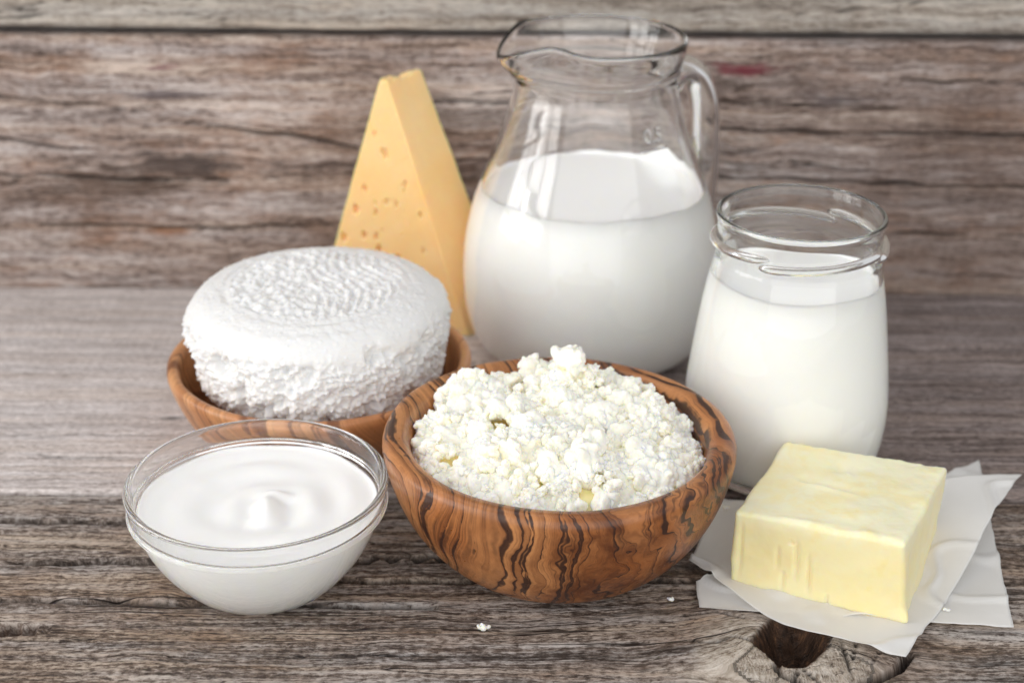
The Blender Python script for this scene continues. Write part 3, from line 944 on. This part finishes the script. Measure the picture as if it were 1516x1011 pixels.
# ------------------------------------------------------------------ cottage cheese
cc = thing('cottage_cheese', 'heap of crumbly white cottage cheese curds in the dark-grained wooden bowl', 'cottage cheese', CB)
def heap(x, y):
    r = np.hypot(x, y) / 0.066
    z = 0.0475 + 0.013 * (1 - np.clip(r, 0, 1.05) ** 4) + 0.0065 * np.clip(y / 0.066, -1, 1) * (r < 1.1)
    z += 0.0065 * np.exp(-((x + 0.040) / 0.020) ** 2 - ((y - 0.034) / 0.022) ** 2)
    z += 0.0075 * np.exp(-((x - 0.004) / 0.014) ** 2 - ((y - 0.036) / 0.015) ** 2)
    z += 0.003 * np.exp(-((x + 0.012) / 0.014) ** 2 - ((y + 0.006) / 0.014) ** 2)
    z += 0.0035 * np.exp(-((x - 0.008) / 0.016) ** 2 - ((y + 0.030) / 0.013) ** 2)
    z -= 0.0035 * np.exp(-((x - 0.057) / 0.016) ** 2 - ((y - 0.010) / 0.03) ** 2)
    p = np.stack([x, y, 0 * x], 1)
    return z + 0.0062 * fbm(p * 75, 3, 0.55, 201)
# fill under the curds, coloured yellow for the light scattered in their gaps
n = 60
gx_, gy_ = np.meshgrid(np.linspace(-1, 1, n), np.linspace(-1, 1, n), indexing='ij')
dx_, dy_ = (gx_ * np.sqrt(1 - gy_ ** 2 / 2)).ravel() * 0.0632, (gy_ * np.sqrt(1 - gx_ ** 2 / 2)).ravel() * 0.0632
zt = np.minimum(heap(dx_, dy_) - 0.0045, 0.053 + 0 * dx_) - 0.006 * sstep(0.050, 0.0632, np.hypot(dx_, dy_))
top = np.stack([dx_, dy_, zt], 1)
bot = np.stack([dx_ * 0.80, dy_ * 0.80, np.full(n * n, 0.032)], 1)
f = grid_faces(n, n)
bd = [i * n for i in range(n)] + [(n - 1) * n + j for j in range(1, n)] + [i * n + n - 1 for i in range(n - 2, -1, -1)] + [j for j in range(n - 2, 0, -1)]
fl = f.tolist() + (f[:, ::-1] + n * n).tolist() + [[bd[(k + 1) % len(bd)], bd[k], bd[k] + n * n, bd[(k + 1) % len(bd)] + n * n] for k in range(len(bd))]
mesh('whey_glow', np.concatenate([top, bot]), fl, M_whey_glow, cc)
# fine crumbs: thousands of grains skinned into one porous mass
def grain_mass():
    m = 7000
    rr = 0.0645 * np.sqrt(rng.random(m))
    aa = rng.random(m) * 2 * PI
    x, y = rr * np.cos(aa), rr * np.sin(aa)
    p = np.stack([x, y, 0 * x], 1)
    dens = fbm(p * 110, 3, 0.6, 301)
    keep = dens > -0.22
    x, y, dens = x[keep], y[keep], dens[keep]
    rad = 0.0009 + 0.0023 * rng.random(len(x)) ** 2.0
    z = heap(x, y) - 0.0035 * rng.random(len(x)) ** 0.8 + 0.0022 * dens - rad * 0.4
    lim = np.interp(z, [0.02, 0.043, 0.052, 0.058, 0.08], [0.052, 0.0615, 0.0628, 0.0645, 0.071])
    k = np.minimum(1, (lim - rad) / np.maximum(np.hypot(x, y), 1e-5))
    return np.stack([x * k, y * k, z], 1), rad
gc, gr = grain_mass()
me = remesh_spheres(gc, gr, 0.00050, ragged=0.38)
nv_ = len(me.vertices)
v = get_co(me)
nn = get_no(me)
set_co(me, v + nn * (0.00040 * fbm(v * 700, 3, 0.65, 401))[:, None])
me.name = 'curd_mass'
link_mesh('curd_mass', me, M_curd, cc)['kind'] = 'stuff'
# the lumps that stand out: six shapes, each a cluster of grains
lumps = []
for k in range(8):
    m = 110
    d = rng.normal(size=(m, 3))
    d /= np.linalg.norm(d, axis=1)[:, None]
    c = d * (0.0042 * rng.random(m) ** 0.40 * (0.75 + 0.45 * fbm(d * 1.6 + 7 * k, 2, 0.5, 5)))[:, None] * np.array([1.2, 1.0, 0.8])
    c += 0.0012 * np.stack([fbm(c * 400, 2, 0.5, 11 + k + q) for q in (0, 9, 18)], 1)
    r_ = 0.0005 + 0.0014 * rng.random(m) ** 1.8
    me = remesh_spheres(c, r_, 0.00034, ragged=0.42)
    v = get_co(me)
    set_co(me, v + get_no(me) * (0.00036 * fbm(v * 800, 3, 0.65, 77 + k))[:, None])
    me.name = 'curd'
    me.materials.append(M_curd)
    me.polygons.foreach_set('use_smooth', np.ones(len(me.polygons), bool))
    lumps.append(me)
placed = []
tries = 0
while len(placed) < 270 and tries < 20000:
    tries += 1
    r_ = 0.0635 * math.sqrt(random.random())
    a_ = random.random() * 2 * PI
    x, y = r_ * math.cos(a_), r_ * math.sin(a_)
    s_ = 0.45 + 1.0 * random.random() ** 2.2
    if r_ + s_ * 0.0042 > 0.0645:
        continue
    hole_n = fbm(np.array([[x * 85, y * 85, 3.3]]), 2, 0.5, 501)[0]
    if hole_n < -0.12:
        continue
    if any((x - q[0]) ** 2 + (y - q[1]) ** 2 < (0.0032 * (s_ + q[2])) ** 2 for q in placed):
        continue
    placed.append((x, y, s_))
placed += [(0.0065, 0.036, 1.45), (0.002, 0.031, 1.2), (-0.012, -0.004, 1.7), (-0.043, 0.032, 1.2), (-0.036, 0.038, 1.0), (0.033, 0.036, 1.35), (0.010, -0.030, 1.9), (0.0, 0.02, 1.3), (0.048, -0.004, 1.2), (-0.03, -0.02, 1.4), (0.033, -0.018, 1.6), (0.02, 0.012, 1.4)]
for k, (x, y, s_) in enumerate(placed):
    o = bpy.data.objects.new('curd', lumps[k % 8])
    COL.objects.link(o)
    o.parent = cc
    zz = float(heap(np.array([x]), np.array([y]))[0])
    o.location = (x, y, zz + 0.0004 * s_ + (0.0055 if (x, y) == (0.0065, 0.036) else 0))
    o.rotation_euler = (random.random() * 6.28, random.random() * 6.28, random.random() * 6.28)
    o.scale = (s_, s_ * random.uniform(0.85, 1.1), s_ * random.uniform(0.85, 1.1))

# ------------------------------------------------------------------ fresh cheese round
def cheese_round():
    prof = [(0.0, 0.0), (0.045, 0.0), (0.055, 0.002), (0.0602, 0.008), (0.0624, 0.018), (0.0640, 0.028), (0.0643, 0.0350), (0.0633, 0.0408), (0.0606, 0.0452), (0.0563, 0.0486), (0.0505, 0.0508), (0.0435, 0.0521), (0.03, 0.0529), (0.0, 0.0534)]
    P = resample(prof, 0.00045)
    P[0, 0] = P[-1, 0] = 1e-4
    seg = 620
    v = lathe_v(P, seg)
    n = len(P)
    T = np.gradient(P, axis=0)
    N2 = np.stack([T[:, 1], -T[:, 0]], 1)
    N2 /= np.linalg.norm(N2, axis=1)[:, None] + 1e-9
    a = np.repeat(np.arange(seg) / seg * 2 * PI, n)
    nr, nz = np.tile(N2[:, 0], seg), np.tile(N2[:, 1], seg)
    nrm = np.stack([nr * np.cos(a), nr * np.sin(a), nz], 1)
    r, z = np.hypot(v[:, 0], v[:, 1]), v[:, 2]
    x, y = v[:, 0], v[:, 1]
    side_ = 1 - sstep(0.033, 0.0455, z + 0.008 * fbm(v * 70, 3, 0.6, 601))
    wr = worley(v * 270 + 0.6 * np.stack([fbm(v * 300, 2, 0.5, 605 + q) for q in range(3)], 1), 611)
    wr2 = worley(v * 560, 621)
    pits = sstep(0.05, 0.5, fbm(v * 95, 3, 0.6, 631))
    d = side_ * (0.0028 * (0.55 - wr) + 0.0015 * (0.5 - wr2) - 0.0058 * pits + 0.0026 * fbm(v * 60, 3, 0.5, 641))
    topm = sstep(0.047, 0.0497, z) * (1 - side_)
    # pressed pattern of the mould: a groove, then curved ribs broken into grains
    gro = -0.0011 * np.exp(-((r - 0.0455) / 0.0016) ** 2) + 0.0006 * np.exp(-((r - 0.0422) / 0.0016) ** 2) - 0.0007 * np.exp(-((r - 0.0525) / 0.0022) ** 2)
    inn = 1 - sstep(0.0395, 0.043, r)
    xr = x + 0.0035 * np.sin(y * 95)
    ribs = np.sin(xr * 2 * PI / 0.0052 + 1.3 * np.sin(y * 120))
    arcs = np.sin((np.hypot(x + 0.035, y - 0.01)) * 2 * PI / 0.0056)
    mixw = sstep(-0.012, 0.006, x - 0.3 * y)
    cell = 0.5 - worley(np.stack([x * 230, y * 230, 0 * x], 1), 651)
    wv_ = 0.7 * vnoise(np.stack([x * 90, y * 90, 0 * x + 3], 1), 663) + 0.7 * vnoise(np.stack([x * 300, y * 300, 0 * x], 1), 664)
    arcs = np.tanh(2 * (arcs + wv_)) * sstep(-0.5, 0.3, vnoise(np.stack([x * 130, y * 130, 0 * x + 9], 1), 665))
    ribs = np.tanh(2 * (ribs + wv_))
    pat = (1 - mixw) * (0.0003 * arcs + 0.0019 * cell) + mixw * (0.0006 * ribs * (0.35 + 0.65 * sstep(-0.35, 0.3, vnoise(np.stack([x * 240, y * 170, 0 * x], 1), 661))) + 0.0011 * cell)
    gro = gro * (0.15 + 0.6 * sstep(-0.3, 0.4, fbm(v * 55, 3, 0.6, 672)))
    d += topm * (gro + inn * pat * 1.5 + 0.0005 * (0.5 - worley(v * 300, 673))) + (1 - side_) * (0.00035 * fbm(v * 160, 4, 0.6, 671) + 0.0007 * fbm(v * 28, 2, 0.5, 681))
    d += (1 - side_) * 0.0005 * np.maximum(0, 0.35 - worley(v * 330, 691)) * 3
    d *= np.minimum(1, r / 0.002)
    v = v + nrm * d[:, None]
    f = grid_faces(seg, n, True).tolist()
    f.append([i * n for i in range(seg)][::-1])
    f.append([i * n + n - 1 for i in range(seg)])
    o = mesh('cheese_round', v, f, M_round)
    o.location = (-0.0950, 0.6985, 0.0308)
    o.rotation_euler = (R(0.5), R(-0.6), R(20))
    return tag(o, 'round of fresh white cheese with patterned top and crumbly side, in the pale bowl', 'cheese')
cheese_round()

# ------------------------------------------------------------------ solids cut from blocks
def rounded_hex(c8, n3, rad, ext):
    """rounded block: c8[i][j][k] corners, n3 samples per axis, rad corner radius for an extent ext (metres)"""
    ax = []
    for n_, e in zip(n3, ext):
        m = rad / e
        ax.append(np.unique(np.concatenate([m * (1 - np.cos(np.linspace(0, PI / 2, 6))), np.linspace(m, 1 - m, n_), 1 - m * (1 - np.cos(np.linspace(0, PI / 2, 6)))])))
    V, F, base = [], [], 0
    for axis in range(3):
        for s in (0, 1):
            u, v_ = [k for k in range(3) if k != axis]
            U, W = np.meshgrid(ax[u], ax[v_], indexing='ij')
            q = np.zeros((U.size, 3))
            q[:, axis] = s
            q[:, u], q[:, v_] = U.ravel(), W.ravel()
            f_ = grid_faces(len(ax[u]), len(ax[v_]))
            flip = (axis == 1) ^ (s == 0)
            F.append((f_[:, ::-1] if flip else f_) + base)
            V.append(q)
            base += len(q)
    Q = np.concatenate(V)
    F = np.concatenate(F)
    e = np.array(ext)
    p = Q * e
    inner = np.clip(p, rad, e - rad)
    d = p - inner
    L = np.linalg.norm(d, axis=1)
    dirn = d / np.maximum(L, 1e-9)[:, None]
    p = inner + dirn * rad
    q = p / e
    c8 = np.array(c8, float)
    out = 0
    for i in (0, 1):
        for j in (0, 1):
            for k in (0, 1):
                wt = (q[:, 0] if i else 1 - q[:, 0]) * (q[:, 1] if j else 1 - q[:, 1]) * (q[:, 2] if k else 1 - q[:, 2])
                out = out + wt[:, None] * c8[i][j][k]
    return out, F, q, dirn

def weld(o, d=1e-6):
    bm = bmesh.new()
    bm.from_mesh(o.data)
    bmesh.ops.remove_doubles(bm, verts=bm.verts, dist=d)
    bm.to_mesh(o.data)
    bm.free()
    o.data.polygons.foreach_set('use_smooth', np.ones(len(o.data.polygons), bool))
    return o

# yellow cheese wedge: axis 0 along its pale face, axis 1 into the depth, axis 2 up
def at_y(u, v, y):
    """point of the photograph's ray (u, v) at the depth y"""
    a = px2table(u, v, 0.0)
    c = np.array([0, 0, CAM_H])
    return c + (a - c) * (y / a[1])
nb_ = px2table(695, 499)
lb_ = np.array([x_at(463, nb_[1] + 0.022, 0), nb_[1] + 0.022, 0.0])
tr_ = at_y(572, 122, nb_[1] + 0.004)
tl_ = at_y(562, 117, nb_[1] + 0.009)
dpt = np.array([0.0225, 0.0225, 0.0])
tr2 = at_y(624, 103, nb_[1] + 0.030)
tl2 = at_y(606, 106, nb_[1] + 0.034)
lb2, nb2 = lb_ + dpt + np.array([0, -0.006, 0]), nb_ + dpt * 1.15
c8 = [[[lb_, tl_], [lb2, tl2]], [[nb_, tr_], [nb2, tr2]]]
p, F, q, dirn = rounded_hex(c8, (150, 30, 230), 0.0011, (0.085, 0.030, 0.155))
fx = np.cross(nb_ - lb_, tl_ - lb_)
fn = fx / np.linalg.norm(fx)
if fn[1] > 0:
    fn = -fn
p = p + 0.0009 * np.stack([fbm(p * 22, 3, 0.5, 711 + k) for k in range(3)], 1) + (dirn * (0.00022 * fbm(p * 240, 3, 0.6, 721))[:, None])
p[:, 2] = np.maximum(p[:, 2], 0.0004)
# ragged broken tip
tip = sstep(0.965, 1.0, q[:, 2])
p[:, 2] += tip * 0.0022 * fbm(np.stack([p[:, 0] * 160, p[:, 1] * 160, 0 * q[:, 0]], 1), 3, 0.6, 731) - tip * 0.0012 * np.exp(-((q[:, 1] - 0.55) / 0.16) ** 2)
holes_px = [(577, 165, 1.6), (555, 198, 1.1), (571, 226, 2.4), (578, 231, 1.4), (594, 240, 0.9), (601, 272, 2.2), (600, 281, 1.6), (540, 279, 1.6), (573, 298, 1.8), (588, 302, 1.9), (557, 300, 1.2), (527, 310, 2.0), (557, 313, 1.5), (601, 310, 1.2), (608, 304, 1.1),
            (624, 317, 1.9), (555, 318, 1.0), (583, 325, 1.1), (509, 352, 2.0), (539, 348, 1.6), (557, 351, 1.5), (561, 369, 1.8), (597, 348, 1.2), (615, 355, 1.5), (630, 370, 1.8), (638, 354, 1.3), (590, 380, 1.6), (628, 392, 1.3), (648, 418, 1.8), (640, 405, 1.1), (568, 340, 0.9), (612, 228, 1.0), (603, 185, 0.8)]
ff = (q[:, 1] < 0.02)
for (u, v_, s_) in holes_px:
    a = px2table(u, v_, 0.0)
    c = np.array([0, 0, CAM_H])
    dd = (a - c) / np.linalg.norm(a - c)
    t_ = np.dot(nb_ - c, fn) / np.dot(dd, fn)
    h = c + dd * t_
    w_ = np.linalg.norm((p - h) * np.array([1, 1, 0.75]), axis=1) / (0.00112 * s_) + 0.35 * fbm(p * 900, 2, 0.5, 741)
    dep = ff * np.sqrt(np.clip(1 - w_ ** 2, 0, 1)) * 0.0020 * s_ ** 0.7
    p = p - fn[None] * dep[:, None]
o = weld(mesh('cheese_wedge', p, F.tolist(), M_cheese))
tag(o, 'tall yellow cheese wedge with tiny holes, standing on end against the wall', 'cheese')

# butter: axis 0 along the long front face, axis 1 back, axis 2 up
bfl, bfr = px2table(1078, 868), px2table(1338, 931)
zt = 0.0383
tfl, tfr, tbr, tbl = px2table(1087, 757, zt), px2table(1340, 806, zt + 0.0005), px2table(1405, 690, zt + 0.0005), px2table(1162, 653, zt)
bbr = np.array([tbr[0] - 0.0035, tbr[1] - 0.006, 0])
bbl = np.array([tbl[0], tbl[1] - 0.003, 0])
for k in (bfl, bfr, bbr, bbl):
    k[2] = 0.0018
c8 = [[[bfl, tfl], [bbl, tbl]], [[bfr, tfr], [bbr, tbr]]]
p, F, q, dirn = rounded_hex(c8, (130, 110, 64), 0.0021, (0.074, 0.072, 0.036))
nz_ = fbm(p * 55, 3, 0.55, 801)
p = p + dirn * (0.0011 * nz_ + 0.0002 * fbm(p * 200, 3, 0.6, 811))[:, None]
cen = p.mean(0)
front, topf, rightf = q[:, 1] < 0.06, q[:, 2] > 0.94, q[:, 0] > 0.96
e0 = (bfr - bfl) / np.linalg.norm(bfr - bfl)
fnn = np.array([e0[1], -e0[0], 0])
X = q[:, 0]
Z = q[:, 2]
gou = lambda x0, zc, w_, zl, d: d * np.exp(-((X - x0) / w_) ** 2) * np.exp(-((Z - zc) / zl) ** 4)
g_ = gou(0.385, 0.52, 0.014, 0.24, 0.0016) + gou(0.46, 0.36, 0.013, 0.24, 0.0016) + gou(0.275, 0.50, 0.012, 0.14, 0.0011) + gou(0.31, 0.20, 0.013, 0.12, 0.0011) + gou(0.35, 0.74, 0.012, 0.03, 0.001) + gou(0.055, 0.5, 0.012, 0.35, 0.0008) + gou(0.57, 0.06, 0.01, 0.1, 0.001)
p -= fnn[None] * (front * g_)[:, None]
p += np.array([0, 0, 1.0])[None] * (topf * (0.0010 * np.exp(-((q[:, 1] - 0.03) / 0.035) ** 2) * (0.5 + fbm(p * 130, 2, 0.5, 821)) + 0.0009 * np.exp(-((q[:, 1] - 0.985) / 0.03) ** 2) * fbm(p * 200, 3, 0.6, 831)))[:, None]
# a smear and a dent pressed into the top
def topdent(x0, y0, lx, ly, ang, d):
    c_, s_ = math.cos(ang), math.sin(ang)
    a_ = ((q[:, 0] - x0) * c_ + (q[:, 1] - y0) * s_) / lx
    b_ = (-(q[:, 0] - x0) * s_ + (q[:, 1] - y0) * c_) / ly
    return topf * d * np.exp(-a_ ** 2 - b_ ** 2)
p[:, 2] += topdent(0.27, 0.55, 0.045, 0.05, 0, -0.0012) + topdent(0.40, 0.47, 0.16, 0.022, -0.22, 0.0009) + topdent(0.40, 0.52, 0.14, 0.03, -0.22, -0.0008) + topdent(0.42, 0.76, 0.05, 0.06, 0.3, -0.0013) + topdent(0.47, 0.70, 0.06, 0.02, -0.9, 0.0006)
p[:, 2] += topdent(0.6, 0.4, 0.5, 0.5, 0, 0.0004)
# flakes that stand out at the lower right edge and foot
p += np.array([0.8, -0.6, 0])[None] * (0.0016 * np.exp(-((X - 1) / 0.03) ** 2 - ((q[:, 1]) / 0.06) ** 2) * (1 - sstep(0.10, 0.22, Z)))[:, None]
o = weld(mesh('butter', p, F.tolist(), M_butter))
tag(o, 'pale yellow block of butter lying on white baking paper', 'butter')

# baking paper
def paper(name, c4, lift, label, seed, n=90):
    c4 = [np.array(c, float) for c in c4]
    s, t = np.meshgrid(np.linspace(0, 1, n), np.linspace(0, 1, n), indexing='ij')
    s, t = s.ravel(), t.ravel()
    p = ((1 - s) * (1 - t))[:, None] * c4[0] + (s * (1 - t))[:, None] * c4[1] + (s * t)[:, None] * c4[2] + ((1 - s) * t)[:, None] * c4[3]
    p = lift(p, s, t)
    q = np.stack([p[:, 0], p[:, 1], 0 * s + seed], 1)
    edge = np.minimum(np.minimum(s, 1 - s), np.minimum(t, 1 - t))
    p[:, :2] += (0.0012 * np.stack([fbm(q * 60, 3, 0.6, seed), fbm(q * 60, 3, 0.6, seed + 9)], 1)) * np.exp(-edge / 0.1)[:, None]
    crease = np.abs(fbm(q * 30, 2, 0.5, seed + 20))
    p[:, 2] += 0.0016 * (1 - sstep(0, 0.16, crease)) * np.clip(p[:, 2] / 0.002, 0.25, 1)
    o = mesh(name, p, grid_faces(n, n).tolist(), M_paper)
    m = o.modifiers.new('thickness', 'SOLIDIFY')
    m.thickness = 0.00012
    return tag(o, label, 'baking paper', 'sheets of baking paper under the butter')

def lift_low(p, s, t):
    p[:, 2] = 0.0013 + 0.0008 * np.exp(-np.minimum(np.minimum(s, 1 - s), np.minimum(t, 1 - t)) / 0.08)
    return p
P1 = [px2table(1032, 872), px2table(1120, 790), px2table(1448, 676), px2table(1500, 934)]
paper('baking_paper', [px2table(1033, 905), px2table(1029, 866), px2table(1449, 678, 0.003), px2table(1500, 934)], lift_low,
      'lower sheet of white baking paper lying flat, corner showing beyond the upper sheet', 41)

def lift_up(p, s, t):
    # corners: 0 left, 1 back, 2 right (lifted), 3 front
    e = np.minimum(np.minimum(s, 1 - s), np.minimum(t, 1 - t))
    p[:, 2] = 0.0022 + 0.0006 * np.sin(s * 9 + 1) * np.sin(t * 7)
    far = sstep(0.60, 1.0, t * 0.75 + s * 0.35)
    p[:, 2] += 0.0145 * far * sstep(0.2, 0.9, s)
    p[:, 2] += 0.003 * np.exp(-t / 0.06) * sstep(0.1, 0.6, s)
    p[:, 2] += 0.0028 * np.exp(-s / 0.08) * (0.6 + 0.5 * np.sin(t * 11))
    # the front edge bows towards the viewer
    bow = np.exp(-s / 0.35) * np.sin(PI * np.clip(t, 0, 1)) 
    p[:, 0] += -0.006 * bow
    p[:, 1] += -0.011 * bow
    p[:, 2] = np.maximum(p[:, 2], 0.0019)
    return p
paper('baking_paper', [px2table(1020, 832, 0.003), px2table(1066, 741, 0.004), px2table(1513, 703, 0.016), px2table(1340, 971, 0.003)], lift_up,
      'upper sheet of white baking paper with its corner lifted, directly under the butter', 47)

# crumbs dropped on the table
CR = [(717, 931, 1.7, 0.0004, 'largest white cheese crumb lying alone on the boards in front of the curd bowl'),
      (993, 888, 0.8, 0.0004, 'small white crumb on the boards between curd bowl and baking paper'),
      (1074, 753, 1.0, 0.0045, 'small white crumb on the baking paper beside the jar foot'),
      (1401, 903, 0.8, 0.0024, 'small white crumb on the flat lower paper near its front edge')]
for k, (u, v_, s_, z_, lab) in enumerate(CR):
    m = 14
    c = rng.uniform(-1, 1, size=(m, 3)) * np.array([0.0014, 0.0007, 0.0003]) * s_
    c[:, 1] += 0.25 * np.abs(c[:, 0])
    c[:, 2] = np.abs(c[:, 2]) + 0.0003
    me = remesh_spheres(c, (0.0004 + 0.0003 * rng.random(m)) * s_, 0.00016, ragged=0.35)
    me.name = 'cheese_crumb'
    o = link_mesh('cheese_crumb', me, M_curd)
    o.location = px2table(u, v_, z_)
    tag(o, lab, 'crumb', 'white crumbs scattered round the butter and bowls')
